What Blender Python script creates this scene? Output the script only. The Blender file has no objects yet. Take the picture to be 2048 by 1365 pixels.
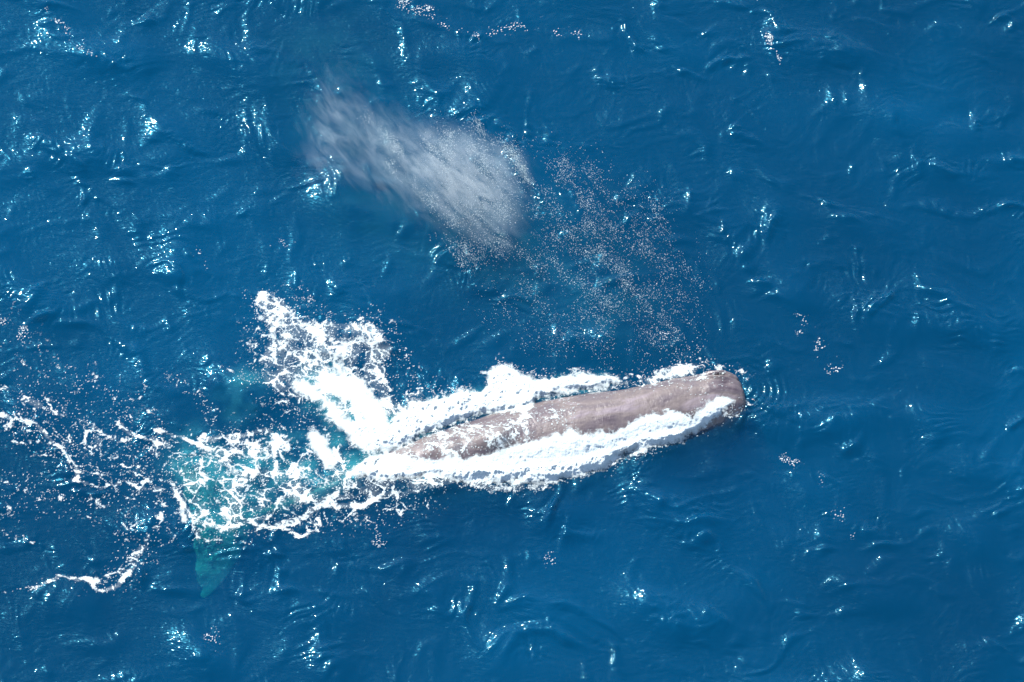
import bpy, math, random
import numpy as np
from mathutils import Vector, Matrix
from mathutils.bvhtree import BVHTree

R = math.radians
sc = bpy.context.scene
col = sc.collection
random.seed(7)
rng = np.random.RandomState(11)

# ------------------------------------------------------------------ camera, sky, sun, exposure
DEP = R(62.0); DIST = 110.0; WIDTH = 25.3
cam_d = bpy.data.cameras.new('camera'); cam = bpy.data.objects.new('camera', cam_d); col.objects.link(cam)
cam.location = (0, -DIST * math.cos(DEP), DIST * math.sin(DEP))
cam.rotation_euler = (R(90) - DEP, 0, 0)
cam_d.sensor_width = 36; cam_d.lens = 36 * DIST / WIDTH
cam_d.clip_start = 1; cam_d.clip_end = 3000
sc.camera = cam

SUN_EL = R(44); SUN_AZ = R(-34)          # azimuth from +Y towards +X
world = bpy.data.worlds.new('World'); sc.world = world; world.use_nodes = True
nt = world.node_tree
sky = nt.nodes.new('ShaderNodeTexSky'); sky.sky_type = 'NISHITA'; sky.sun_disc = False
sky.sun_elevation = SUN_EL; sky.sun_rotation = SUN_AZ
nt.links.new(sky.outputs[0], nt.nodes['Background'].inputs[0])
nt.nodes['Background'].inputs[1].default_value = 0.15
sd = bpy.data.lights.new('sun', 'SUN'); sd.energy = 4.6; sd.angle = R(0.53); sd.color = (1.0, 0.975, 0.93)
sun = bpy.data.objects.new('sun', sd); col.objects.link(sun)
sv = Vector((math.sin(SUN_AZ) * math.cos(SUN_EL), math.cos(SUN_AZ) * math.cos(SUN_EL), math.sin(SUN_EL)))
sun.rotation_euler = sv.to_track_quat('Z', 'Y').to_euler(); sun.location = sv * 60

sc.view_settings.view_transform = 'Standard'; sc.view_settings.look = 'None'
sc.view_settings.exposure = 0.4; sc.view_settings.gamma = 1.0; sc.view_settings.use_curve_mapping = False
cy = sc.cycles
cy.max_bounces = 5; cy.volume_bounces = 1; cy.diffuse_bounces = 2; cy.glossy_bounces = 2
cy.transmission_bounces = 4; cy.transparent_max_bounces = 16
cy.caustics_reflective = False; cy.caustics_refractive = False
cy.sample_clamp_indirect = 4.0
cy.use_denoising = True; cy.use_adaptive_sampling = False
cy.volume_step_rate = 2.0; cy.volume_max_steps = 96

# ------------------------------------------------------------------ where the photo's points lie on the sea
FWD = np.array([0, math.cos(DEP), -math.sin(DEP)]); UP = np.array([0, math.sin(DEP), math.cos(DEP)])
CAM = np.array([0, -DIST * math.cos(DEP), DIST * math.sin(DEP)])
def P(u, v, z=0.0):
    a = (u - 1024) / 2048 * WIDTH / DIST; b = -(v - 682.5) / 2048 * WIDTH / DIST
    d = FWD + np.array([a, 0, 0]) + UP * b
    t = (z - CAM[2]) / d[2]
    q = CAM + d * t
    return q[0], q[1]
def UV(x, y, z=0.0):
    dy = y - CAM[1]; dz = z - CAM[2]
    f = dy * FWD[1] + dz * FWD[2]; b = dy * UP[1] + dz * UP[2]
    return 1024 + x / f * DIST / WIDTH * 2048, 682.5 - b / f * DIST / WIDTH * 2048

# ------------------------------------------------------------------ noise
PERM = rng.permutation(4096)
def hsh(i, j, s=0):
    return PERM[(PERM[(i + s * 131) & 4095] + j + s * 17) & 4095]
def perlin(x, y, s=0):
    xi = np.floor(x).astype(np.int64); yi = np.floor(y).astype(np.int64)
    xf = x - xi; yf = y - yi
    u = xf * xf * xf * (xf * (xf * 6 - 15) + 10); v = yf * yf * yf * (yf * (yf * 6 - 15) + 10)
    def g(ix, iy, dx, dy):
        a = hsh(ix, iy, s) * (2 * math.pi / 4096)
        return np.cos(a) * dx + np.sin(a) * dy
    n00 = g(xi, yi, xf, yf); n10 = g(xi + 1, yi, xf - 1, yf)
    n01 = g(xi, yi + 1, xf, yf - 1); n11 = g(xi + 1, yi + 1, xf - 1, yf - 1)
    a = n00 + u * (n10 - n00); b = n01 + u * (n11 - n01)
    return (a + v * (b - a)) * 1.5
def fbm(x, y, sc_, o=4, s=0, gain=.5):
    r = 0; a = 1; t = 0; f = 1.0 / sc_
    for k in range(o):
        r = r + a * perlin(x * f + 13.7 * k, y * f - 7.1 * k, s + k); t += a; a *= gain; f *= 2.03
    return r / t
def worley(x, y, cell, s=0):
    x = x / cell; y = y / cell
    xi = np.floor(x).astype(np.int64); yi = np.floor(y).astype(np.int64)
    f1 = np.full(x.shape, 9.0); f2 = np.full(x.shape, 9.0)
    for dx in (-1, 0, 1):
        for dy in (-1, 0, 1):
            cx = xi + dx; cy_ = yi + dy
            h1 = hsh(cx, cy_, s) / 4096.0; h2 = hsh(cx, cy_, s + 5) / 4096.0
            d = np.sqrt((cx + h1 - x) ** 2 + (cy_ + h2 - y) ** 2)
            f2 = np.minimum(f2, np.maximum(f1, d)); f1 = np.minimum(f1, d)
    return f1, f2
def holes(x, y, cell, g, s=0):
    # signed distance to the nearest of many round holes of mixed size (metres)
    X_ = x / cell; Y_ = y / cell; xi = np.floor(X_).astype(np.int64); yi = np.floor(Y_).astype(np.int64)
    r = np.full(x.shape, 9.0)
    for dx in (-1, 0, 1):
        for dy in (-1, 0, 1):
            cx = xi + dx; cy_ = yi + dy
            d = np.sqrt((cx + hsh(cx, cy_, s) / 4096. - X_) ** 2 + (cy_ + hsh(cx, cy_, s + 5) / 4096. - Y_) ** 2)
            r = np.minimum(r, d - g * (.35 + .9 * (hsh(cx, cy_, s + 9) / 4096.) ** 1.3))
    return r * cell
def sst(a, b, x):
    t = np.clip((x - a) / (b - a), 0, 1); return t * t * (3 - 2 * t)

# ------------------------------------------------------------------ the sea's height field
N = 1024; CELL = 0.03; TILE = N * CELL
def ocean(kmin, kmax, kp, rms_slope, wdir, spread, seed, power=-4.0):
    r = np.random.RandomState(seed)
    k1 = np.fft.fftfreq(N, CELL) * 2 * np.pi
    kx, ky = np.meshgrid(k1, k1, indexing='ij'); k = np.hypot(kx, ky); k[0, 0] = 1e-6
    c = (kx * math.cos(wdir) + ky * math.sin(wdir)) / k
    S = k ** power * np.exp(-(kp / k) ** 4) * (np.abs(c) ** spread + .03)
    S *= (k > kmin) * np.exp(-(k / kmax) ** 4); S[0, 0] = 0
    H = (r.normal(size=(N, N)) + 1j * r.normal(size=(N, N))) * np.sqrt(S)
    h = np.fft.ifft2(H).real
    gx, gy = np.gradient(h, CELL)
    return h * rms_slope / math.sqrt((gx ** 2 + gy ** 2).mean())
WD = R(62)
long_ = ocean(2 * np.pi / 12, 2 * np.pi / 1.3, 2 * np.pi / 4.2, .075, WD, 2.5, 3)
mid_ = ocean(2 * np.pi / 1.6, 2 * np.pi / .35, 2 * np.pi / 1.6, .11, WD, 1.6, 5)
fine_ = ocean(2 * np.pi / .42, 2 * np.pi / .065, 2 * np.pi / .5, .12, WD, 4.0, 9, -3.5)
s1 = long_.std(); s2 = mid_.std()
gi = (np.arange(N) - N // 2) * CELL
GX, GY = np.meshgrid(gi, gi, indexing='ij')
# wind ripples gather in streaks near the crests
ca, sa = math.cos(R(-26)), math.sin(R(-26))
st_ = fbm((GX * ca + GY * sa) * .4, (-GX * sa + GY * ca), 1.5, 4, 40)
cr = long_ / s1 * .28 + mid_ / s2 * .22
win = sst(0, 1.6, TILE / 2 - np.maximum(np.abs(GX), np.abs(GY)))
patch = sst(.0, .85, (st_ * 1.35 + cr) * win + .1 * (1 - win))
def warp(A, amp, scale, seed):
    fx = np.arange(N)[:, None] + amp / CELL * fbm(GX, GY, scale, 3, seed) * win
    fy = np.arange(N)[None] + amp / CELL * fbm(GX, GY, scale, 3, seed + 5) * win
    i = np.floor(fx).astype(int); j = np.floor(fy).astype(int); a = fx - i; b = fy - j
    g = lambda p, q: A[p % N, q % N]
    return (g(i, j) * (1 - a) + g(i + 1, j) * a) * (1 - b) + (g(i, j + 1) * (1 - a) + g(i + 1, j + 1) * a) * b
fine_ = warp(fine_, .8, 2.2, 230); mid_ = warp(mid_, .8, 3.0, 240)
def crests(h, c):      # crests sharper than troughs
    s_ = h.std(); q_ = 2.6 * np.tanh(h / s_ / 2.6)
    q_ = (np.exp(c * q_) - 1) / c
    return (q_ - q_.mean()) / q_.std() * s_
long_ = crests(long_, .22); mid_ = crests(mid_, .28)
def warp(A, amp, scale, seed):
    fx = np.arange(N)[:, None] + amp / CELL * fbm(GX, GY, scale, 3, seed) * win
    fy = np.arange(N)[None] + amp / CELL * fbm(GX, GY, scale, 3, seed + 5) * win
    i = np.floor(fx).astype(int); j = np.floor(fy).astype(int); a = fx - i; b = fy - j
    g = lambda p, q: A[p % N, q % N]
    return (g(i, j) * (1 - a) + g(i + 1, j) * a) * (1 - b) + (g(i, j + 1) * (1 - a) + g(i + 1, j + 1) * a) * b
fine_ = warp(fine_, .8, 2.2, 230); mid_ = warp(mid_, .8, 3.0, 240)
long_ = long_ + .35 / s1 * (long_ ** 2 - s1 ** 2)
mid_ = mid_ + .4 / s2 * (mid_ ** 2 - s2 ** 2)
HL = long_ + mid_ * (.45 + .8 * patch)
HS = fine_ * (.42 + 1.5 * patch)

# ripples thrown out round the snout
SN = P(1487, 772, .1)
def extra_height(x, y):
    dx = x - SN[0]; dy = y - SN[1]; r = np.hypot(dx, dy); th = np.arctan2(dy, dx)
    w = sst(-.35, .5, np.cos(th + R(8))) * np.exp(-((r - .55) / .42) ** 2)
    q = .016 * np.sin(2 * np.pi * r / .17 + 1.2 * np.sin(th * 2)) * w
    q += .05 * np.exp(-((r - .22) / .2) ** 2) * sst(-.2, .6, np.cos(th))
    # the whale's hollow and the flat slick behind it
    return q
HT = HL + HS
def height(x, y):
    fx = (x / CELL + N // 2); fy = (y / CELL + N // 2)
    i = np.floor(fx).astype(np.int64); j = np.floor(fy).astype(np.int64); a = fx - i; b = fy - j
    g = lambda p, q: HT[p % N, q % N]
    h = (g(i, j) * (1 - a) + g(i + 1, j) * a) * (1 - b) + (g(i, j + 1) * (1 - a) + g(i + 1, j + 1) * a) * b
    return h + extra_height(x, y)

# ------------------------------------------------------------------ mesh + material helpers
def mesh_np(name, V, F, mat, smooth=True, attrs=None):
    me = bpy.data.meshes.new(name); nv = len(V); nf = len(F); k = F.shape[1]
    me.vertices.add(nv); me.vertices.foreach_set('co', V.astype(np.float32).ravel())
    me.loops.add(nf * k); me.loops.foreach_set('vertex_index', F.astype(np.int32).ravel())
    me.polygons.add(nf); me.polygons.foreach_set('loop_start', np.arange(0, nf * k, k, dtype=np.int32))
    me.polygons.foreach_set('loop_total', np.full(nf, k, np.int32))
    me.polygons.foreach_set('use_smooth', np.full(nf, smooth))
    me.update(calc_edges=True)
    for an, av in (attrs or {}).items():
        at = me.attributes.new(an, 'FLOAT', 'POINT'); at.data.foreach_set('value', av.astype(np.float32))
    me.materials.append(mat)
    o = bpy.data.objects.new(name, me); col.objects.link(o)
    return o
class NT:
    def __init__(s, name):
        s.m = bpy.data.materials.new(name); s.m.use_nodes = True; s.t = s.m.node_tree; s.t.nodes.clear()
        s.out = s.t.nodes.new('ShaderNodeOutputMaterial')
    def n(s, typ, ins=None, **kw):
        nd = s.t.nodes.new('ShaderNode' + typ)
        for a, b in kw.items(): setattr(nd, a, b)
        for a, b in (ins or {}).items():
            if hasattr(b, 'is_output') or isinstance(b, bpy.types.NodeSocket): s.t.links.new(b, nd.inputs[a])
            else: nd.inputs[a].default_value = b
        return nd
    def math(s, op, a, b=0.0, c=None):
        d = {0: a, 1: b}
        if c is not None: d[2] = c
        return s.n('Math', d, operation=op).outputs[0]
    def ramp(s, fac, stops, interp='LINEAR'):
        r = s.n('ValToRGB', {0: fac}); cr_ = r.color_ramp; cr_.interpolation = interp
        while len(cr_.elements) < len(stops): cr_.elements.new(.5)
        for e, (p, c) in zip(cr_.elements, stops):
            e.position = p; e.color = (c, c, c, 1) if not hasattr(c, '__len__') else (*c, 1)
        return r.outputs[0]
    def surf(s, x): s.t.links.new(x, s.out.inputs['Surface'])
    def vol(s, x): s.t.links.new(x, s.out.inputs['Volume'])

# ------------------------------------------------------------------ water: clear skin over a blue, light-scattering body
w = NT('sea_water')
tc = w.n('TexCoord').outputs['Object']
mp = w.n('Mapping', {0: tc, 'Rotation': (0, 0, R(-26)), 'Scale': (1 / 5, 1 / 12, 1 / 10)}, vector_type='TEXTURE').outputs[0]
nz = w.n('TexNoise', {'Vector': mp, 'Scale': 1.0, 'Detail': 1.0, 'Roughness': .5, 'Distortion': .8}).outputs[0]
bmp = w.n('Bump', {'Height': nz, 'Strength': .6, 'Distance': .03}).outputs[0]
ior = w.math('ADD', 1.34, w.math('MULTIPLY', w.n('NewGeometry').outputs['Backfacing'], 1 / 1.34 - 1.34))   # rays are not bent here, so no total reflection from below
fr = w.n('Fresnel', {'IOR': ior, 'Normal': bmp}).outputs[0]
g1 = w.n('BsdfGlossy', {'Color': (.75, .92, 1, 1), 'Roughness': .055, 'Normal': bmp}).outputs[0]
g2 = w.n('BsdfGlossy', {'Color': (.08, .72, 1, 1), 'Roughness': .24, 'Normal': bmp}).outputs[0]
gl = w.n('MixShader', {0: .45, 1: g1, 2: g2}).outputs[0]
tr = w.n('BsdfTransparent', {'Color': (1, 1, 1, 1)}).outputs[0]
air = w.n('Attribute', attribute_name='aerated').outputs['Fac']
wc = w.n('TexNoise', {'Vector': tc, 'Scale': .11, 'Detail': 3.0, 'Distortion': .6}).outputs[0]
c0 = w.ramp(wc, [(.35, (.0, .034, .11)), (.65, (.0, .10, .25))])
c1_ = w.n('Mix', {0: w.math('MINIMUM', w.math('MULTIPLY', air, 2.2), 1.0), 6: c0, 7: (.04, .30, .36, 1)}, data_type='RGBA').outputs[2]
gn = w.n('NewGeometry').outputs['Normal']
fn = w.n('Mix', {0: .0, 4: gn, 5: (0, 0, 1)}, data_type='VECTOR').outputs[1]
df = w.n('BsdfDiffuse', {'Color': c1_, 'Normal': w.n('VectorMath', {0: fn}, operation='NORMALIZE').outputs[0]}).outputs[0]
body = w.n('MixShader', {0: w.math('ADD', w.math('MULTIPLY', air, .6), .26), 1: tr, 2: df}).outputs[0]
w.surf(w.n('MixShader', {0: fr, 1: body, 2: gl}).outputs[0])
w.vol(w.n('AddShader', {0: w.n('VolumeAbsorption', {'Color': (.0, .862, .895, 1), 'Density': 2.5}).outputs[0], 1: w.n('VolumeScatter', {'Color': (.0, .215, .50, 1), 'Density': .60}).outputs[0]}).outputs[0])

def idx_line(half):
    out = list(range(-half, half + 1)); p = half; stp = 1
    right = []
    while p < 14000:
        stp = min(stp * 1.12 + .2, 500); p += max(1, int(stp)); right.append(p)
    return np.array([-q for q in right[::-1]] + out + right)
ix = idx_line(500); iy = idx_line(430)
X, Y = np.meshgrid(ix * CELL, iy * CELL, indexing='ij')
fadeS = 1 - sst(17, 30, np.hypot(X, Y)); fadeL = 1 - sst(60, 200, np.hypot(X, Y))
II = (ix + N // 2) % N; JJ = (iy + N // 2) % N
Z = HL[np.ix_(II, JJ)] * fadeL + HS[np.ix_(II, JJ)] * fadeS + extra_height(X, Y)
nx, ny = X.shape
V = np.stack([X, Y, Z], -1).reshape(-1, 3)
vid = np.arange(nx * ny).reshape(nx, ny)
F = np.stack([vid[:-1, :-1], vid[1:, :-1], vid[1:, 1:], vid[:-1, 1:]], -1).reshape(-1, 4)
DEEP = -40.0
rim = np.concatenate([vid[:, 0], vid[-1, 1:], vid[-2::-1, -1], vid[0, -2:0:-1]])
nb = len(rim); low = V[rim].copy(); low[:, 2] = DEEP
b0 = len(V); V = np.concatenate([V, low, [[0, 0, DEEP]]])
a = rim; b = np.roll(rim, -1); la = b0 + np.arange(nb); lb = np.roll(la, -1)
side = np.stack([b, a, la, lb], -1)
cen = b0 + nb
bot = np.stack([lb, la, np.full(nb, cen)], -1)
# the bottom is a fan: write it as quads with the mid point of each rim edge
F = np.concatenate([F, side])
water = mesh_np('water', V, F, w.m)
water_n = nx * ny
import bmesh
bmw = bmesh.new(); bmw.from_mesh(water.data); bmw.verts.ensure_lookup_table()
bmw.faces.new([bmw.verts[i] for i in la[::-1]]).smooth = False
bmw.verts.remove(bmw.verts[cen]); bmw.to_mesh(water.data); bmw.free()
water['kind'] = 'structure'; water['label'] = 'deep blue open sea with wind ripples'

# ------------------------------------------------------------------ the whale
ridge = [  # photo u, v, ridge height over the sea, half width, half height
    (1489, 776, .00, .22, .20), (1487, 776, .15, .46, .55), (1482, 776, .23, .62, .80), (1470, 777, .29, .76, .98), (1450, 780, .33, .85, 1.12),
    (1400, 790, .36, .94, 1.24), (1340, 803, .39, 1.01, 1.32),
(1260, 823, .42, 1.12, 1.38), (1180, 838, .44, 1.20, 1.40),
    (1100, 854, .43, 1.24, 1.38), (1020, 870, .38, 1.20, 1.32), (940, 888, .29, 1.08, 1.20), (860, 907, .18, .94, 1.04),
    (780, 930, .05, .76, .86), (700, 958, -.08, .56, .66), (620, 992, -.26, .38, .50), (540, 1022, -.42, .25, .36),
    (470, 1042, -.52, .19, .24), (420, 1052, -.56, .14, .12), (395, 1056, -.57, .10, .06)]
pts = []
for (u, v, z, hw, hh) in ridge:
    x, y = P(u, v, max(z, .30) if u > 1450 else z); pts.append((x, y, z, hw, hh))
pts = np.array(pts)
def catmull(p, n):
    seg = np.hypot(*(np.diff(p[:, :2], axis=0).T)); s = np.concatenate([[0], np.cumsum(seg)])
    S = np.linspace(0, s[-1], n)
    S = np.unique(np.concatenate([np.linspace(0, .6, 40), S]))
    out = np.stack([np.interp(S, s, p[:, c]) for c in range(p.shape[1])], 1)
    sm = out.copy()
    for _ in range(40):
        sm[1:-1] = .25 * sm[:-2] + .5 * sm[1:-1] + .25 * sm[2:]
    wt = sst(.15, .6, S)[:, None]; out = out * (1 - wt) + sm * wt
    return S, out
S, C = catmull(pts, 240)
tan = np.gradient(C[:, :2], axis=0); tan[:46] = C[60, :2] - C[0, :2]; tan /= np.linalg.norm(tan, axis=1)[:, None]
nor = np.stack([tan[:, 1], -tan[:, 0]], 1)      # tan points to the tail (-x); this normal points to +y (the whale's left)
M = 72
th = np.linspace(0, 2 * np.pi, M, endpoint=False)
rings = []
def bump1(s, c, wd): return np.exp(-((s - c) / wd) ** 2)
for i in range(len(S)):
    x, y, zt, hw, hh = C[i]
    s_ = S[i]
    ex = 2.0 + .4 * math.exp(-(s_ / 4.5) ** 2) + .25 * math.exp(-(s_ / .9) ** 2)
    c_, sn = np.cos(th), np.sin(th)
    px = np.sign(c_) * np.abs(c_) ** (2 / ex) * hw * (1 + .16 * np.clip(-np.sin(th) + .5, 0, 1) * sst(1.0, 2.5, np.array([s_]))[0])
    pz = np.sign(sn) * np.abs(sn) ** (2 / ex) * hh
    zc = zt - hh
    # dorsal hump, knuckles behind it, a low keel along the tail stock
    up = np.clip(sn, 0, 1)
    kn = .20 * bump1(s_, 6.15, .30) + .12 * bump1(s_, 6.55, .35)
    for q, kk in enumerate((7.3, 7.9, 8.5, 9.1, 9.8)): kn += (.075 - .008 * q) * bump1(s_, kk, .16)
    pz = pz + kn * np.exp(-(px / (.16 + .1 * hw)) ** 2) * (up > 0)
    px = px * (1 - .06 * math.exp(-((s_ - 2.6) / .8) ** 2))
    rings.append(np.stack([x + nor[i, 0] * px, y + nor[i, 1] * px, zc + pz], 1))
rings = np.array(rings); nr = len(rings)
Vw = rings.reshape(-1, 3)
q = np.arange(nr * M).reshape(nr, M); qn = np.roll(q, -1, axis=1)
Fw = [tuple(f) for f in np.stack([q[:-1], qn[:-1], qn[1:], q[1:]], -1).reshape(-1, 4)]
Fw += [tuple(q[0][::-1]), tuple(q[-1])]
Vw = [tuple(v_) for v_ in Vw]
# flukes: a lens-shaped solid across the end of the tail
end = C[-1]; t2 = tan[-8]; n2 = np.array([t2[1], -t2[0]])
def fluke_pt(lat, back, z):
    return (end[0] + n2[0] * lat + t2[0] * back, end[1] + n2[1] * lat + t2[1] * back, z)
HS_ = 1.92; K = 46; J = 15
base = len(Vw); zf = end[2] - .02
for side_ in (0, 1):
    for i in range(K + 1):
        lat = -HS_ + 2 * HS_ * i / K; a_ = abs(lat) / HS_
        lead = -1.35 + 1.30 * a_ ** 1.5 + .22 * a_ ** 7
        trail = .02 + .36 * a_ ** .35 * (1 - a_ ** 5) * .75 + .16 * a_ ** 6 + .03 * math.sin(lat * 9)
        for j in range(J + 1):
            f = j / J; bk = lead + (trail - lead) * f
            tk = .085 * (1 - a_ ** 2.5) * (4 * f * (1 - f)) ** .6 * (1.25 - .9 * f) + .004
            zz = zf - .10 * a_ ** 2 + (tk if side_ == 0 else -tk)
            Vw.append(fluke_pt(lat, bk, zz))
g = lambda s__, i, j: base + s__ * (K + 1) * (J + 1) + i * (J + 1) + j
for i in range(K):
    for j in range(J):
        Fw.append((g(0, i, j), g(0, i, j + 1), g(0, i + 1, j + 1), g(0, i + 1, j)))
        Fw.append((g(1, i, j), g(1, i + 1, j), g(1, i + 1, j + 1), g(1, i, j + 1)))
    Fw.append((g(0, i, 0), g(0, i + 1, 0), g(1, i + 1, 0), g(1, i, 0)))
    Fw.append((g(0, i, J), g(1, i, J), g(1, i + 1, J), g(0, i + 1, J)))
for j in range(J):
    Fw.append((g(0, 0, j), g(1, 0, j), g(1, 0, j + 1), g(0, 0, j + 1)))
    Fw.append((g(0, K, j), g(0, K, j + 1), g(1, K, j + 1), g(1, K, j)))
tmp = bpy.data.meshes.new('tmp'); tmp.from_pydata(Vw, [], Fw)
bmx = bmesh.new(); bmx.from_mesh(tmp); bmesh.ops.recalc_face_normals(bmx, faces=bmx.faces); bmx.to_mesh(tmp); bmx.free()
to = bpy.data.objects.new('tmp', tmp); col.objects.link(to)
rm = to.modifiers.new('r', 'REMESH'); rm.mode = 'VOXEL'; rm.voxel_size = .028
sm_ = to.modifiers.new('s', 'SMOOTH'); sm_.iterations = 4; sm_.factor = .5
dg = bpy.context.evaluated_depsgraph_get()
wm = bpy.data.meshes.new_from_object(to.evaluated_get(dg)); wm.name = 'whale'
bpy.data.objects.remove(to); bpy.data.meshes.remove(tmp)
n_ = len(wm.vertices); co = np.empty(n_ * 3, np.float32); wm.vertices.foreach_get('co', co); co = co.reshape(-1, 3).astype(float)
no = np.empty(n_ * 3, np.float32); wm.vertices.foreach_get('normal', no); no = no.reshape(-1, 3).astype(float)
# modelling on the head: nostril slit with lips, crease to the snout, brow bulge
hx, hy = P(1434, 750, .25)
hd = np.array([math.cos(R(-3)), math.sin(R(-3))])
lx = (co[:, 0] - hx) * hd[0] + (co[:, 1] - hy) * hd[1]; ly = -(co[:, 0] - hx) * hd[1] + (co[:, 1] - hy) * hd[0]
top = (no[:, 2] > -.1)
slit = np.exp(-(lx / .20) ** 4 - ((ly - .02 * np.sin(lx * 9)) / .035) ** 2) * top
lip = np.exp(-(lx / .30) ** 4 - ((np.abs(ly) - .085) / .05) ** 2) * top
crease = np.exp(-((lx - .42) / .30) ** 4 - ((ly + .02 + .25 * (lx - .2) ** 2) / .035) ** 2) * top
bulge = np.exp(-((lx - .1) / .38) ** 2 - ((ly + .42) / .20) ** 2) * top
dent = np.exp(-((lx - .22) / .16) ** 2 - ((ly + .26) / .06) ** 2) * top
co += no * (-.12 * slit + .075 * lip - .045 * crease + .05 * bulge - .04 * dent)[:, None]
co += no * (.022 * fbm(co[:, 0], co[:, 1], .7, 4, 60) - .010 * sst(.25, .6, fbm(co[:, 0], co[:, 1], .10, 2, 66)) + .016 * sst(.2, .9, fbm(co[:, 0] * .8, co[:, 1], .28, 2, 63)))[:, None]
wm.vertices.foreach_set('co', co.astype(np.float32).ravel())
wm.polygons.foreach_set('use_smooth', np.ones(len(wm.polygons), bool)); wm.update()
k = NT('whale_skin')
tc = k.n('TexCoord').outputs['Object']
mp = k.n('Mapping', {0: tc, 'Rotation': (0, 0, R(13)), 'Scale': (1.7, .6, 1)}, vector_type='TEXTURE').outputs[0]
n1 = k.n('TexNoise', {'Vector': mp, 'Scale': 1.3, 'Detail': 6.0, 'Roughness': .6, 'Distortion': .6}).outputs[0]
n2_ = k.n('TexNoise', {'Vector': mp, 'Scale': 9.0, 'Detail': 6.0, 'Roughness': .7}).outputs[0]
c1 = k.ramp(n1, [(.34, (.105, .078, .092)), (.46, (.16, .128, .136)), (.56, (.20, .160, .150)), (.68, (.28, .228, .25))])
c2 = k.ramp(n2_, [(.35, (.86, .86, .88)), (.62, (1.0, 1.0, 1.0)), (.80, (1.12, 1.1, 1.12))])
cc = k.n('Mix', {0: 1.0, 6: c1, 7: c2}, data_type='RGBA', blend_type='MULTIPLY').outputs[2]
# pale scratches and scars
mp2 = k.n('Mapping', {0: tc, 'Rotation': (0, 0, R(-60)), 'Scale': (.8, .11, .3)}, vector_type='TEXTURE').outputs[0]
n3 = k.n('TexNoise', {'Vector': mp2, 'Scale': 1.6, 'Detail': 3.0, 'Distortion': 1.5}).outputs[0]
scr = k.ramp(n3, [(.492, 0.0), (.5, 1.0), (.508, 0.0)])
n4 = k.n('TexNoise', {'Vector': tc, 'Scale': 1.1}).outputs[0]
scm = k.math('MULTIPLY', scr, k.ramp(n4, [(.52, 0.0), (.64, .55)]))
cc = k.n('Mix', {0: scm, 6: cc, 7: (.45, .40, .40, 1)}, data_type='RGBA').outputs[2]
mp3 = k.n('Mapping', {0: tc, 'Rotation': (0, 0, R(-75)), 'Scale': (.40, .22, .3)}, vector_type='TEXTURE').outputs[0]
wr = k.n('TexNoise', {'Vector': mp3, 'Scale': 2.0, 'Detail': 6.0, 'Distortion': 1.6}).outputs[0]
bh = k.math('ADD', k.math('MULTIPLY', wr, .7), k.math('MULTIPLY', n2_, .5))
bp = k.n('Bump', {'Height': bh, 'Strength': .42, 'Distance': .03}).outputs[0]
pb = k.n('BsdfPrincipled', {'Base Color': cc, 'Roughness': k.ramp(n1, [(.4, .30), (.62, .55)]), 'Specular IOR Level': .5, 'Normal': bp}).outputs[0]
k.surf(pb)
wm.materials.clear(); wm.materials.append(k.m)
whale = bpy.data.objects.new('whale', wm); col.objects.link(whale)
whale['label'] = 'grey brown sperm whale swimming at the surface with foam along its flanks'; whale['category'] = 'whale'
bvh = BVHTree.FromObject(whale, dg) if False else None
me_ = wm
bvh = BVHTree.FromPolygons([Vector(c_) for c_ in co], [tuple(p.vertices) for p in wm.polygons])
# dark inside of the nostril
kd = NT('nostril_dark'); kd.surf(kd.n('BsdfPrincipled', {'Base Color': (.012, .010, .012, 1), 'Roughness': .35}).outputs[0])
bmh = bmesh.new(); loop = []; NL = 24
for r_, dz in ((1.0, .0), (.55, -.018)):
    lp = []
    for i in range(NL):
        t_ = 2 * math.pi * i / NL
        a_ = math.cos(t_) * .20 * r_; b_ = math.sin(t_) * (.050 + .020 * math.cos(t_)) * r_ + .012 * math.sin(a_ * 16)
        wx = hx + a_ * hd[0] - b_ * hd[1]; wy = hy + a_ * hd[1] + b_ * hd[0]
        hit = bvh.ray_cast(Vector((wx, wy, 5)), Vector((0, 0, -1)))
        lp.append(bmh.verts.new((wx, wy, (hit[0].z if hit[0] else .3) + .006 + dz * .3)))
    loop.append(lp)
for i in range(NL):
    j = (i + 1) % NL; bmh.faces.new((loop[0][i], loop[0][j], loop[1][j], loop[1][i]))
bmh.faces.new(loop[1])
mh = bpy.data.meshes.new('blowhole'); bmh.to_mesh(mh); bmh.free(); mh.materials.append(kd.m)
oh = bpy.data.objects.new('blowhole', mh); col.objects.link(oh); oh.parent = whale

# ------------------------------------------------------------------ foam: where it lies, drawn on the sea surface
def seg_dist(u, v, a, b):
    ax, ay = a; bx, by = b; dx, dy = bx - ax, by - ay; L = dx * dx + dy * dy + 1e-9
    t = np.clip(((u - ax) * dx + (v - ay) * dy) / L, 0, 1)
    return np.hypot(u - ax - t * dx, v - ay - t * dy), t
def stroke(u, v, pts_, w0, w1=None, soft=.6):
    w1 = w0 if w1 is None else w1; r = np.zeros_like(u); n = len(pts_) - 1
    for i in range(n):
        d, t = seg_dist(u, v, pts_[i], pts_[i + 1]); wd = w0 + (w1 - w0) * (i + t) / n
        r = np.maximum(r, 1 - sst(wd * (1 - soft), wd, d))
    return r
def poly(u, v, pts_, e_in, e_out):
    d = np.full(u.shape, 1e9); ins = np.zeros(u.shape, bool); n = len(pts_)
    for i in range(n):
        a_ = pts_[i]; b_ = pts_[(i + 1) % n]
        d = np.minimum(d, seg_dist(u, v, a_, b_)[0])
        if a_[1] != b_[1]:
            c_ = ((a_[1] > v) != (b_[1] > v)) & (u < (b_[0] - a_[0]) * (v - a_[1]) / (b_[1] - a_[1]) + a_[0])
            ins ^= c_
    sd_ = np.where(ins, d, -d)
    return sst(-e_out, e_in, sd_)

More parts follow.
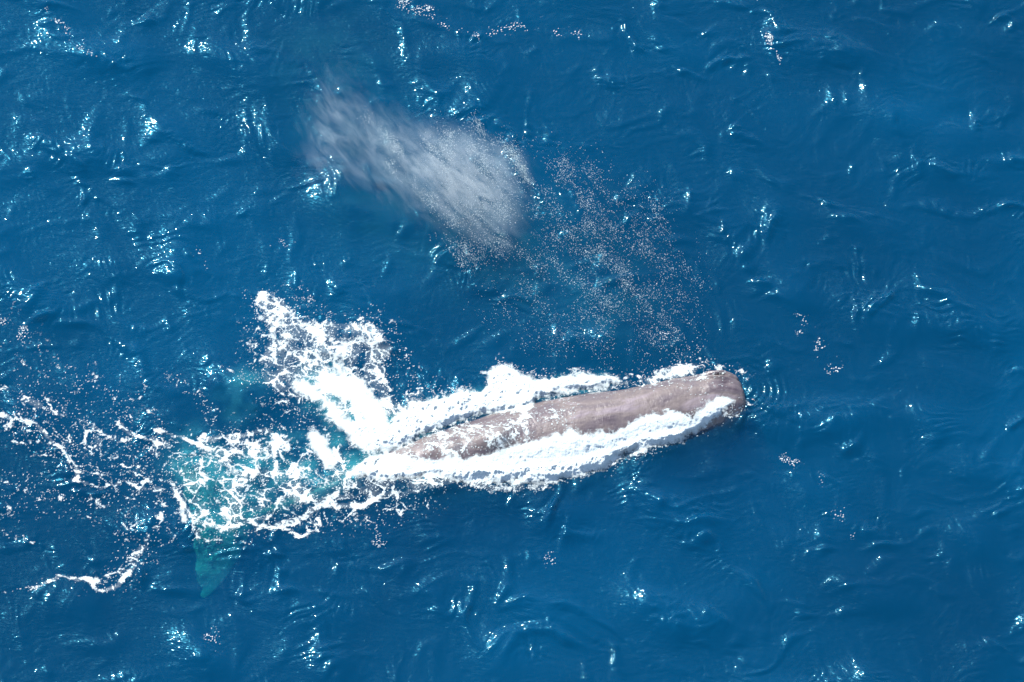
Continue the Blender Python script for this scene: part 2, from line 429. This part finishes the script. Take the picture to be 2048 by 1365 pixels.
FC = .015
xs = np.arange(-13.6, 13.4, FC); ys = np.arange(-10.2, 11.2, FC)
cs = 4
XC, YC = np.meshgrid(xs[::cs], ys[::cs], indexing='ij')
ZC = height(XC, YC); WC = np.full(XC.shape, -9.0)
_u, _v = UV(XC, YC)
for i, j in np.argwhere((np.abs(_v - (790 + (1490 - _u) * .27)) < 170) & (_u > 560) & (_u < 1530)):
    h_ = bvh.ray_cast(Vector((XC[i, j], YC[i, j], 5)), Vector((0, 0, -1)))
    if h_[0] is not None: WC[i, j] = h_[0].z
UC, VC = UV(XC, YC, np.maximum(ZC, WC))
UC = UC + 12 * fbm(XC, YC, .7, 4, 70, .6); VC = VC + 13 * fbm(XC, YC, .7, 4, 75, .6)
D = {}
# flank whitewater (solid)
upper = poly(UC, VC, [(700,845),(770,848),(830,806),(900,790),(965,782),(972,750),(1000,736),(1040,742),(1068,762),(1110,752),(1200,756),(1262,764),(1210,779),(1130,783),(1078,796),(1064,816),(1050,826),(1000,822),(930,836),(870,858),(800,896),(745,905),(700,870)], 20, 16)
lower = poly(UC, VC, [(745,905),(797,917),(876,922),(963,904),(1073,882),(1139,862),(1180,869),(1227,864),(1267,845),(1306,830),(1333,828),(1386,833),(1412,806),(1443,792),(1478,800),(1458,820),(1403,861),(1350,886),(1267,905),(1227,918),(1205,941),(1150,952),(1095,968),(1040,966),(960,962),(920,967),(860,952),(800,958),(735,962),(690,945)], 20, 14)
headf = poly(UC, VC, [(1290,758),(1320,738),(1355,728),(1405,732),(1385,746),(1350,757),(1300,768)], 8, 14)
D['flank_solid'] = np.maximum(upper, lower)
D['flank_lace'] = np.maximum.reduce([
    .55 * poly(UC, VC, [(700,800),(800,780),(860,770),(960,770),(1000,720),(1080,745),(1260,750),(1380,715),(1440,730),(1500,745),(1380,770),(1100,800),(900,900),(720,910)], 10, 22),
    .62 * poly(UC, VC, [(690,930),(900,920),(1200,880),(1400,820),(1480,795),(1500,800),(1450,845),(1340,890),(1200,945),(1050,985),(900,975),(760,1000),(690,990)], 8, 22),
    .86 * headf, .44 * poly(UC, VC, [(1040,785),(1130,785),(1160,800),(1150,885),(1040,890)], 10, 14),
    .62 * poly(UC, VC, [(780,900),(880,855),(1060,820),(1060,880),(960,910),(800,930)], 10, 15),
    .22 * poly(UC, VC, [(1320,770),(1450,765),(1480,790),(1440,810),(1380,800)], 10, 30)])
# big patch above the tail
D['patch_lace'] = np.maximum.reduce([
    .78 * poly(UC, VC, [(515,590),(560,585),(640,640),(700,645),(755,635),(790,690),(782,760),(800,800),(850,810),(800,880),(700,870),(620,830),(545,790),(500,745),(525,700),(510,640)], 22, 18),
    .86 * poly(UC, VC, [(560,740),(660,720),(745,745),(780,850),(800,900),(720,880),(640,835),(570,790)], 25, 20),
    .85 * stroke(UC, VC, [(530,600),(570,660),(650,660),(740,665),(770,700)], 28),
    .8 * stroke(UC, VC, [(560,770),(640,770),(620,700),(560,690),(530,720)], 24),
    .50 * poly(UC, VC, [(740,610),(790,640),(830,720),(860,790),(800,830),(750,760)], 20, 26),
    .45 * stroke(UC, VC, [(455,745),(500,770),(520,800),(560,830)], 26, 30, 1.),
    .48 * poly(UC, VC, [(480,580),(540,560),(620,570),(680,620),(770,610),(830,720),(870,790),(800,830),(600,880),(470,770)], 30, 20)])
D['patch_solid'] = np.maximum.reduce([
    .95 * stroke(UC, VC, [(660,765),(700,775),(735,815),(770,880)], 46, 56, 1.),
    .62 * stroke(UC, VC, [(690,690),(675,730),(690,770)], 26, 34, 1.),
    .66 * stroke(UC, VC, [(590,765),(640,805),(690,850),(740,895)], 30, 44, 1.)])
# torn lace over the tail and the trail to the left
tl = [.50 * poly(UC, VC, [(430,850),(560,830),(700,880),(760,960),(700,1030),(560,1070),(430,1090),(400,1000),(440,930)], 40, 40),
      .74 * stroke(UC, VC, [(400,880),(470,870),(540,865),(560,880),(545,915),(505,925)], 11.5, 8.6, .85),
      .85 * stroke(UC, VC, [(310,858),(370,880),(420,900),(455,905),(450,925),(468,940)], 7.9, 5.0, .85),
      .8 * stroke(UC, VC, [(480,905),(476,925),(500,945)], 4.3, 2.9, .85),
      .75 * stroke(UC, VC, [(455,880),(500,890),(530,905),(560,900)], 10.8, None, .85),
      .75 * stroke(UC, VC, [(590,930),(600,960),(590,1000),(640,1000),(700,990)], 13.0, 18.7, .85),
      .80 * stroke(UC, VC, [(345,975),(365,1010),(390,1045),(420,1050),(460,1060),(500,1045),(540,1030)], 14.4, 8.6, .85),
      .78 * stroke(UC, VC, [(560,1050),(600,1040),(650,1010),(720,1010),(790,985)], 17.3, 14.4, .85),
      .8 * stroke(UC, VC, [(500,1050),(560,1060),(600,1072),(615,1060)], 8.6, 5.8, .85),
      .6 * stroke(UC, VC, [(690,960),(720,990),(760,1000),(800,990)], 13.0, None, .85),
      .62 * stroke(UC, VC, [(385,1050),(400,1085),(440,1080)], 11.5, None, .85),
      .80 * stroke(UC, VC, [(0,832),(40,838),(75,855),(100,880),(130,905),(152,925),(158,965)], 8.6, 5.8, .85),
      .75 * stroke(UC, VC, [(150,960),(200,975),(260,965),(300,978),(340,985)], 6.5, 8.6, .85),
      .85 * stroke(UC, VC, [(170,845),(190,858),(228,878)], 5.8, 4.3, .85),
      .75 * stroke(UC, VC, [(235,850),(270,870),(310,880),(340,890)], 10.1, None, .85),
      .6 * stroke(UC, VC, [(180,860),(168,890),(165,920)], 8.6, None, .85),
      .55 * stroke(UC, VC, [(0,775),(40,790),(90,815),(150,830),(180,860)], 15.8, None, .85),
      .6 * stroke(UC, VC, [(90,790),(130,812),(165,845)], 10.1, None, .85),
      .45 * stroke(UC, VC, [(220,940),(280,930),(330,950)], 17.3, None, .85),
      .6 * stroke(UC, VC, [(300,960),(330,1010),(315,1050),(280,1100),(262,1150)], 14.4, 11.5, .85),
      .8 * stroke(UC, VC, [(85,1170),(120,1152),(170,1160),(200,1180),(240,1170),(268,1130)], 6.5, 13.0, .85),
      .6 * stroke(UC, VC, [(190,1165),(230,1150),(270,1110),(290,1090)], 18.7, None, .85),
      .42 * stroke(UC, VC, [(0,1060),(30,1070),(60,1085)], 10.1, None, .85),
      .35 * stroke(UC, VC, [(0,1190),(60,1175),(110,1160)], 11.5, None, .85),
      .42 * stroke(UC, VC, [(0,960),(60,985),(130,1000),(200,1005),(260,1030)], 13.0, None, .85),
      .42 * stroke(UC, VC, [(280,790),(300,820),(330,850)], 15.8, None, .85),
      .4 * stroke(UC, VC, [(400,800),(430,850),(460,870)], 21.6, None, .85)]
tl += [.34 * poly(UC, VC, [(0,600),(60,640),(120,700),(260,760),(330,860),(200,900),(0,820)], 60, 40),
       .36 * stroke(UC, VC, [(285,740),(290,800),(310,830)], 16, 12, 1.), .36 * stroke(UC, VC, [(330,750),(400,790),(430,830)], 30, 26, 1.),
       .44 * poly(UC, VC, [(540,1040),(700,1000),(860,980),(900,1000),(760,1060),(620,1070)], 20, 26),
       .47 * poly(UC, VC, [(0,770),(90,780),(260,850),(400,860),(420,960),(330,1020),(160,970),(0,900)], 40, 30),
       .36 * poly(UC, VC, [(230,1010),(330,980),(420,1060),(330,1100),(280,1190),(150,1190),(210,1120)], 30, 25),
       .30 * poly(UC, VC, [(0,930),(150,960),(300,1000),(260,1060),(100,1040),(0,1080)], 30, 30),
       .58 * poly(UC, VC, [(330,900),(460,850),(600,860),(680,960),(600,1060),(480,1090),(390,1090),(340,1010)], 40, 30)]
D['trail_lace'] = np.maximum.reduce(tl)
D['trail_solid'] = np.maximum.reduce([.9 * stroke(UC, VC, [(632,880),(650,905),(655,930)], 30, 24, .9), .55 * stroke(UC, VC, [(362,1000),(366,1040)], 9)])
# stray flecks and small whitecaps over the open water
fl = [.9 * stroke(UC, VC, [(1538,72),(1545,95),(1556,125)], 11, 4, 1.),
      .5 * stroke(UC, VC, [(800,5),(850,25),(960,70),(1080,50),(1150,70)], 22, 19, 1.),
      .75 * stroke(UC, VC, [(365,490),(385,497),(412,512),(415,530)], 15, 16, 1.),
      .6 * stroke(UC, VC, [(0,640),(40,665),(55,690)], 18, 16, 1.),
      .55 * stroke(UC, VC, [(95,20),(130,60),(190,125)], 12, 16, 1.),
      .5 * stroke(UC, VC, [(505,485),(580,490)], 16, None, 1.),
      .5 * stroke(UC, VC, [(1570,910),(1600,930),(1650,965)], 14, 19, 1.),
      .5 * stroke(UC, VC, [(1680,1030),(1700,1060)], 25, None, 1.),
      .45 * stroke(UC, VC, [(1600,640),(1640,700),(1670,740)], 28, None, 1.),
      .5 * stroke(UC, VC, [(740,1040),(760,1080)], 28, None, 1.), .5 * stroke(UC, VC, [(1100,1110),(1105,1140)], 19, None, 1.),
      .4 * stroke(UC, VC, [(420,1270),(440,1290)], 28, None, 1.), .4 * stroke(UC, VC, [(1500,0),(1520,20)], 22, None, 1.),
      .45 * stroke(UC, VC, [(1320,670),(1360,680),(1400,700)], 16, None, 1.)]
D['fleck'] = np.maximum.reduce(fl)
# looks of each field on the fine grid
def up_(A):
    nx_, ny_ = len(xs), len(ys)
    fx = np.arange(nx_) / cs; fy = np.arange(ny_) / cs
    i = np.minimum(fx.astype(int), A.shape[0] - 2); j = np.minimum(fy.astype(int), A.shape[1] - 2)
    a_ = np.clip(fx - i, 0, 1)[:, None]; b_ = np.clip(fy - j, 0, 1)[None]
    return (A[np.ix_(i, j)] * (1 - a_) + A[np.ix_(i + 1, j)] * a_) * (1 - b_) + (A[np.ix_(i, j + 1)] * (1 - a_) + A[np.ix_(i + 1, j + 1)] * a_) * b_
def blur(A, r, n=2):
    for _ in range(n):
        for ax in (0, 1):
            c_ = np.cumsum(np.pad(A, [(r + 1, r) if k_ == ax else (0, 0) for k_ in (0, 1)], mode='edge'), axis=ax)
            A = (np.take(c_, range(2 * r + 1, c_.shape[ax]), ax) - np.take(c_, range(0, c_.shape[ax] - 2 * r - 1), ax)) / (2 * r + 1)
    return A
ZM = np.maximum(ZC, WC); DL = ZM.copy()
for _ in range(7):
    DL[1:-1] = np.maximum.reduce([DL[:-2], DL[1:-1], DL[2:]]); DL[:, 1:-1] = np.maximum.reduce([DL[:, :-2], DL[:, 1:-1], DL[:, 2:]])
DL = np.where(blur((WC > ZC).astype(float), 8) > .001, DL, ZM)
ZB = np.maximum(ZM, blur(ZM, 7))
pile = up_(np.clip(ZB - ZM, 0, .5))
full = {n_: up_(a_).astype(np.float32) for n_, a_ in D.items()}
XF, YF = np.meshgrid(xs, ys, indexing='ij')
tot = np.maximum.reduce(list(full.values()))
sel = tot > .02
x_ = XF[sel]; y_ = YF[sel]
d_ = {n_: a_[sel].astype(float) for n_, a_ in full.items()}
wx_ = x_ + .16 * fbm(x_, y_, .55, 4, 80); wy_ = y_ + .16 * fbm(x_, y_, .55, 4, 90)
ra, rb = math.cos(R(-28)), math.sin(R(-28))
lx_ = (wx_ * ra + wy_ * rb) * .72; ly_ = (-wx_ * rb + wy_ * ra)
e = []
wB = fbm(x_, y_, .16, 3, 112); wC = fbm(x_, y_, .16, 3, 117)
for cell, s in ((.62, 1), (.30, 2), (.14, 3)):
    f1, f2 = worley(lx_ + .07 * wB, ly_ + .07 * wC, cell, s); e.append((f2 - f1))
nA = fbm(x_, y_, .5, 4, 100); nB = fbm(wx_ * .83 + wy_ * .56 + .05 * perlin(x_ / .2, y_ / .2, 171), wy_ * .83 - wx_ * .56 + .05 * perlin(x_ / .2, y_ / .2, 172), .13, 4, 110, .62); nC = perlin(x_ / .032, y_ / .032, 120); nD = fbm(x_, y_, .045, 2, 130)
nF = fbm(wx_, wy_, .34, 6, 137, .68)
nE = 1 - np.abs(fbm(wx_, wy_, .22, 4, 135)) * 3.2
hx_ = lx_ + .05 * nB; hy_ = ly_ + .05 * nD + .03 * nB
def lace(w_, strand=0.0):
    w_ = np.clip(w_ * .95 + .30 * nA * (w_ > 0), 0, 1)
    g_ = 1 - w_
    h_ = np.minimum.reduce([holes(hx_, hy_, .80, .15 + 1.0 * g_, 1), holes(hx_, hy_, .36, .10 + 1.1 * g_, 2), holes(hx_, hy_, .16, .06 + 1.05 * g_, 3), holes(hx_, hy_, .08, -.05 + 1. * g_, 4)])
    a_ = sst(-.010, .022, h_ + .012 * nD)
    k_ = strand if strand else .8
    v = np.maximum(w_ ** 1.8 * .29 * k_ - e[0] + .08 * nB, w_ ** 2.4 * .36 * k_ - e[1] + .10 * nB) + .05 * nD - .14 * (1 - w_) * sst(-.1, .5, nE * .4)
    a_ = np.maximum(a_, sst(-.01, .06, v))
    a_ = a_ * sst(.03, .15, w_) * (.70 + .30 * sst(-.3, .3, nA))
    a_ = np.maximum(a_, .30 * sst(.45, 1.0, w_) * np.clip(.6 + nE, 0, 1))       # a milky veil in the holes
    dr = sst(.64, .74, nC * .8 + .25 * nB + .36 * w_) * sst(.05, .3, w_)
    return np.maximum(a_, dr)
def solid(w_):
    g_ = w_ * 1.25 + (.16 * nB + .45 * nA + .55 * nF + .10 * nD + .22 * nE) * (w_ > .01) * (1.25 - .85 * w_)
    return sst(.36, .80, g_) * (.80 + .20 * sst(.7, 1.0, g_))
A_ = {'flank': np.maximum(solid(d_['flank_solid']), lace(d_['flank_lace'])),
      'patch': np.maximum(solid(d_['patch_solid'] * .9), lace(d_['patch_lace'] * .86)),
      'trail': np.maximum(.85 * solid(d_['trail_solid']), lace(d_['trail_lace'], 1.0)),
      'fleck': sst(.66, .76, nC * .8 + .45 * nB + .75 * nA + .30 * d_['fleck']) * sst(.05, .25, d_['fleck'])}
bil = (1 - np.abs(fbm(x_, y_, .30, 5, 150, .6)) * 2.4) + .5 * fbm(x_, y_, .8, 2, 155)
sol = np.maximum.reduce([d_['flank_solid'], d_['patch_solid'] * .6, d_['trail_solid'] * .6])
puff = sst(.3, 1, sol) * (.03 + .07 * bil + .03 * nF)
zb = height(x_, y_)
zm_ = zb + up_(ZM - ZC)[sel]; zw = np.where(zm_ > zb + .02, zm_, -9)
zz = zm_ + pile[sel] * sst(.3, .9, sol) + .008 + puff * np.where(zw > zb, .35, 1.0) + .003 * (nD + 1)

fo = NT('sea_foam')
at = fo.n('Attribute', attribute_name='cover').outputs['Fac']
tcf = fo.n('TexCoord').outputs['Object']
gnf = fo.n('NewGeometry').outputs['Normal']
upn = fo.n('VectorMath', {0: fo.n('Mix', {0: .5, 4: gnf, 5: (-.1, .1, 1)}, data_type='VECTOR').outputs[1]}, operation='NORMALIZE').outputs[0]
nf_ = fo.n('TexNoise', {'Vector': tcf, 'Scale': 22.0, 'Detail': 5.0, 'Roughness': .7}).outputs[0]
bf = fo.n('Bump', {'Height': nf_, 'Strength': .6, 'Distance': .04, 'Normal': upn}).outputs[0]
pf = fo.n('BsdfPrincipled', {'Base Color': (.73, .81, .80, 1), 'Roughness': .6, 'Normal': bf}).outputs[0]
tf = fo.n('BsdfTransparent').outputs[0]
fo.surf(fo.n('MixShader', {0: at, 1: tf, 2: pf}).outputs[0])
idx = np.full(XF.shape, -1, np.int64); idx[sel] = np.arange(len(x_))
qd = np.stack([idx[:-1, :-1], idx[1:, :-1], idx[1:, 1:], idx[:-1, 1:]], -1).reshape(-1, 4)
qd = qd[(qd >= 0).all(1)]
names = list(A_.keys()); stack = np.stack([A_[n_] for n_ in names]); best = stack.argmax(0); cov = stack.max(0)
qd = qd[cov[qd].max(1) > .03]
info = {'flank': ('flank_foam', 'thick white foam churned up along both sides of the swimming whale', 'foam'),
        'patch': ('foam_patch', 'large bright white foam patch full of dark holes above the whale tail', 'foam'),
        'trail': ('foam_trail', 'torn strands of white foam trailing over the tail flukes to the left', 'foam'),
        'fleck': ('foam_flecks', 'small white foam flecks scattered over the open blue water', 'foam')}
for gi_, n_ in enumerate(names):
    f_ = qd[best[qd[:, 0]] == gi_]
    used, inv = np.unique(f_, return_inverse=True)
    o = mesh_np(info[n_][0], np.stack([x_[used], y_[used], zz[used]], 1), inv.reshape(-1, 4), fo.m, True, {'cover': cov[used]})
    o['kind'] = 'stuff'; o['label'] = info[n_][1]; o['category'] = info[n_][2]

# ------------------------------------------------------------------ water full of fine bubbles is a paler turquoise
def aerated(u, v, x, y):
    u = u + 30 * fbm(x, y, 1.2, 3, 200); v = v + 30 * fbm(x, y, 1.2, 3, 210)
    r = np.maximum.reduce([
        .55 * stroke(u, v, [(380, 920), (470, 950), (560, 930), (650, 930), (720, 900)], 95, 80, 1.),
        .60 * stroke(u, v, [(600, 930), (660, 930)], 70, 60, 1.),
        .35 * stroke(u, v, [(470, 800), (500, 770)], 60, 60, 1.), .8 * stroke(u, v, [(650, 770), (740, 860), (820, 850)], 80, 60, 1.),
        .55 * stroke(u, v, [(860, 830), (1000, 790), (1200, 765)], 40, 30, 1.), .3 * stroke(u, v, [(420, 1030), (500, 1020)], 70, 60, 1.),
        .10 * stroke(u, v, [(650, 130), (750, 400), (1000, 500), (1200, 600)], 200, 200, 1.)])
    return r * sst(-.6, .4, fbm(x, y, .7, 4, 220)) 
wxy = V[:water_n]; wu, wv = UV(wxy[:, 0], wxy[:, 1])
av = np.zeros(len(water.data.vertices), np.float32); m_ = (np.abs(wxy[:, 0]) < 14) & (np.abs(wxy[:, 1]) < 12)
av[:water_n][m_] = aerated(wu[m_], wv[m_], wxy[m_, 0], wxy[m_, 1])
at_ = water.data.attributes.new('aerated', 'FLOAT', 'POINT'); at_.data.foreach_set('value', av)

# ------------------------------------------------------------------ the blow: drifting mist, and the drops falling out of it
mi = NT('mist')
tcm = mi.n('TexCoord').outputs['Object']
def blob(u, v, ru, rv, rot, amp, z=.75, rz=.55):
    x0, y0 = P(u, v, z)
    m1 = mi.n('Mapping', {0: tcm, 'Location': (x0, y0, z), 'Rotation': (0, 0, rot), 'Scale': (ru / 81, rv / 71.5, rz)}, vector_type='TEXTURE').outputs[0]
    ln = mi.n('VectorMath', {0: m1}, operation='LENGTH').outputs['Value']
    q_ = mi.math('MULTIPLY', mi.math('MULTIPLY', ln, ln), -1.6)
    return mi.math('MULTIPLY', mi.math('EXPONENT', q_), amp)
bl = [(660, 215, 60, 110, R(-10), .38), (720, 265, 90, 70, R(-45), .45), (800, 300, 120, 65, R(-36), .7), (885, 340, 110, 60, R(-36), 1.7), (950, 390, 100, 75, R(-50), 1.6), (945, 300, 110, 38, R(-40), .7), (1010, 330, 60, 50, R(-55), .5), (650, 290, 55, 120, R(-15), .35), (745, 350, 100, 35, R(-15), .4), (1000, 450, 50, 50, 0, .6), (820, 400, 80, 30, R(-20), .35)]
acc = None
for b_ in bl:
    g_ = blob(*b_); acc = g_ if acc is None else mi.math('ADD', acc, g_)
mw = mi.n('Mapping', {0: tcm, 'Rotation': (0, 0, R(-48)), 'Scale': (1.1, .36, .8)}, vector_type='TEXTURE').outputs[0]
nm = mi.n('TexNoise', {'Vector': mw, 'Scale': 1.35, 'Detail': 8.0, 'Roughness': .72, 'Distortion': 1.3}).outputs[0]
den = mi.math('MULTIPLY', acc, mi.ramp(nm, [(.40, .0), (.51, .28), (.66, 1.0)]))
den = mi.math('MULTIPLY', mi.math('MAXIMUM', mi.math('SUBTRACT', den, .03), 0.0), 1.6)
mi.vol(mi.n('VolumeScatter', {'Color': (.80, .92, 1, 1), 'Density': den, 'Anisotropy': .2}).outputs[0])
bmm = bmesh.new()
x0, y0 = P(850, 335, .8)
bmesh.ops.create_icosphere(bmm, subdivisions=4, radius=1)
for vt in bmm.verts:
    p = vt.co; X_ = p.x * 4.5; Y_ = p.y * 3.1; a_ = R(-36)
    vt.co = (x0 + X_ * math.cos(a_) - Y_ * math.sin(a_), y0 + X_ * math.sin(a_) + Y_ * math.cos(a_), 1.0 + p.z * .78)
mm = bpy.data.meshes.new('spout_mist'); bmm.to_mesh(mm); bmm.free(); mm.materials.append(mi.m)
om = bpy.data.objects.new('spout_mist', mm); col.objects.link(om)
om['kind'] = 'stuff'; om['label'] = 'pale cloud of blow mist drifting over the sea above the whale'; om['category'] = 'mist'

dp = NT('spray_drop'); dp.surf(dp.n('MixShader', {0: .5, 1: dp.n('BsdfPrincipled', {'Base Color': (.84, .95, .93, 1), 'Roughness': .3}).outputs[0], 2: dp.n('BsdfTranslucent', {'Color': (.88, .97, .97, 1)}).outputs[0]}).outputs[0])
OCT = np.array([(1, 0, 0), (-1, 0, 0), (0, 1, 0), (0, -1, 0), (0, 0, 1), (0, 0, -1)], float)
OF = np.array([(0, 2, 4), (2, 1, 4), (1, 3, 4), (3, 0, 4), (2, 0, 5), (1, 2, 5), (3, 1, 5), (0, 3, 5)])
def drops(name, label, fields, n, rmin, rmax, zmin, zmax, seed):
    r = np.random.RandomState(seed); U = []; 
    tries = 0; keep = np.zeros((0, 2))
    while len(keep) < n and tries < 60:
        tries += 1
        u = r.uniform(540, 1500, 40000); v = r.uniform(120, 800, 40000)
        x, y = P_arr(u, v)
        dn = fields(u, v, x, y)
        k_ = r.uniform(0, 1, 40000) < dn
        keep = np.concatenate([keep, np.stack([u[k_], v[k_]], 1)])
    keep = keep[:n]; m = len(keep)
    z = r.uniform(zmin, zmax, m); x, y = P_arr(keep[:, 0], keep[:, 1], z)
    z = np.maximum(z, height(x, y) + .01)
    s_ = rmin + (rmax - rmin) * r.uniform(0, 1, m) ** 3
    sc3 = s_[:, None] * r.uniform(.7, 1.4, (m, 3))
    V_ = (np.stack([x, y, z], 1)[:, None] + OCT[None] * sc3[:, None]).reshape(-1, 3)
    F_ = (OF[None] + 6 * np.arange(m)[:, None, None]).reshape(-1, 3)
    o = mesh_np(name, V_, F_, dp.m, True); o['kind'] = 'stuff'; o['label'] = label; o['category'] = 'spray'
def P_arr(u, v, z=0.0):
    a_ = (u - 1024) / 2048 * WIDTH / DIST; b_ = -(v - 682.5) / 2048 * WIDTH / DIST
    dy = FWD[1] + UP[1] * b_; dz = FWD[2] + UP[2] * b_
    t = (z - CAM[2]) / dz
    return a_ * t, CAM[1] + dy * t
def f1_(u, v, x, y):
    reg = np.maximum.reduce([
        .9 * stroke(u, v, [(730,230),(750,260),(800,300)], 22, 22, 1.), .9 * stroke(u, v, [(780,330),(840,370),(900,440),(935,520)], 22, 40, 1.),
        .8 * stroke(u, v, [(850,280),(890,330),(905,370)], 20, 20, 1.), 1. * stroke(u, v, [(950,235),(985,280),(1030,310),(1060,360)], 26, 32, 1.),
        .75 * stroke(u, v, [(900,280),(980,350),(1000,420),(1000,500)], 60, 40, 1.),
        .5 * poly(u, v, [(860,240),(1000,260),(1080,330),(1040,480),(960,540),(880,480),(900,380),(830,300)], 60, 40),
        .62 * stroke(u, v, [(1130,330),(1180,350),(1160,440),(1200,500)], 40, 50, 1.),
        .55 * stroke(u, v, [(1140,420),(1190,500),(1290,600),(1340,660)], 50, 70, 1.),
        .38 * poly(u, v, [(1020,300),(1180,310),(1330,400),(1400,560),(1390,720),(1250,720),(1120,640),(1000,560)], 60, 50),
        .25 * poly(u, v, [(1000,480),(1300,560),(1400,700),(1150,740),(960,620)], 60, 60)])
    a_ = R(-55); xr = x * math.cos(a_) + y * math.sin(a_); yr = -x * math.sin(a_) + y * math.cos(a_)
    nn = fbm(xr * .45, yr, .45, 4, 160)
    return np.clip(reg * sst(-.55, .6, nn) * 1.1, 0, 1) ** 1.5
drops('spray_drops', 'thousands of pale water drops falling from the blow across the water', f1_, 22000, .0035, .0125, 0.0, .5, 21)
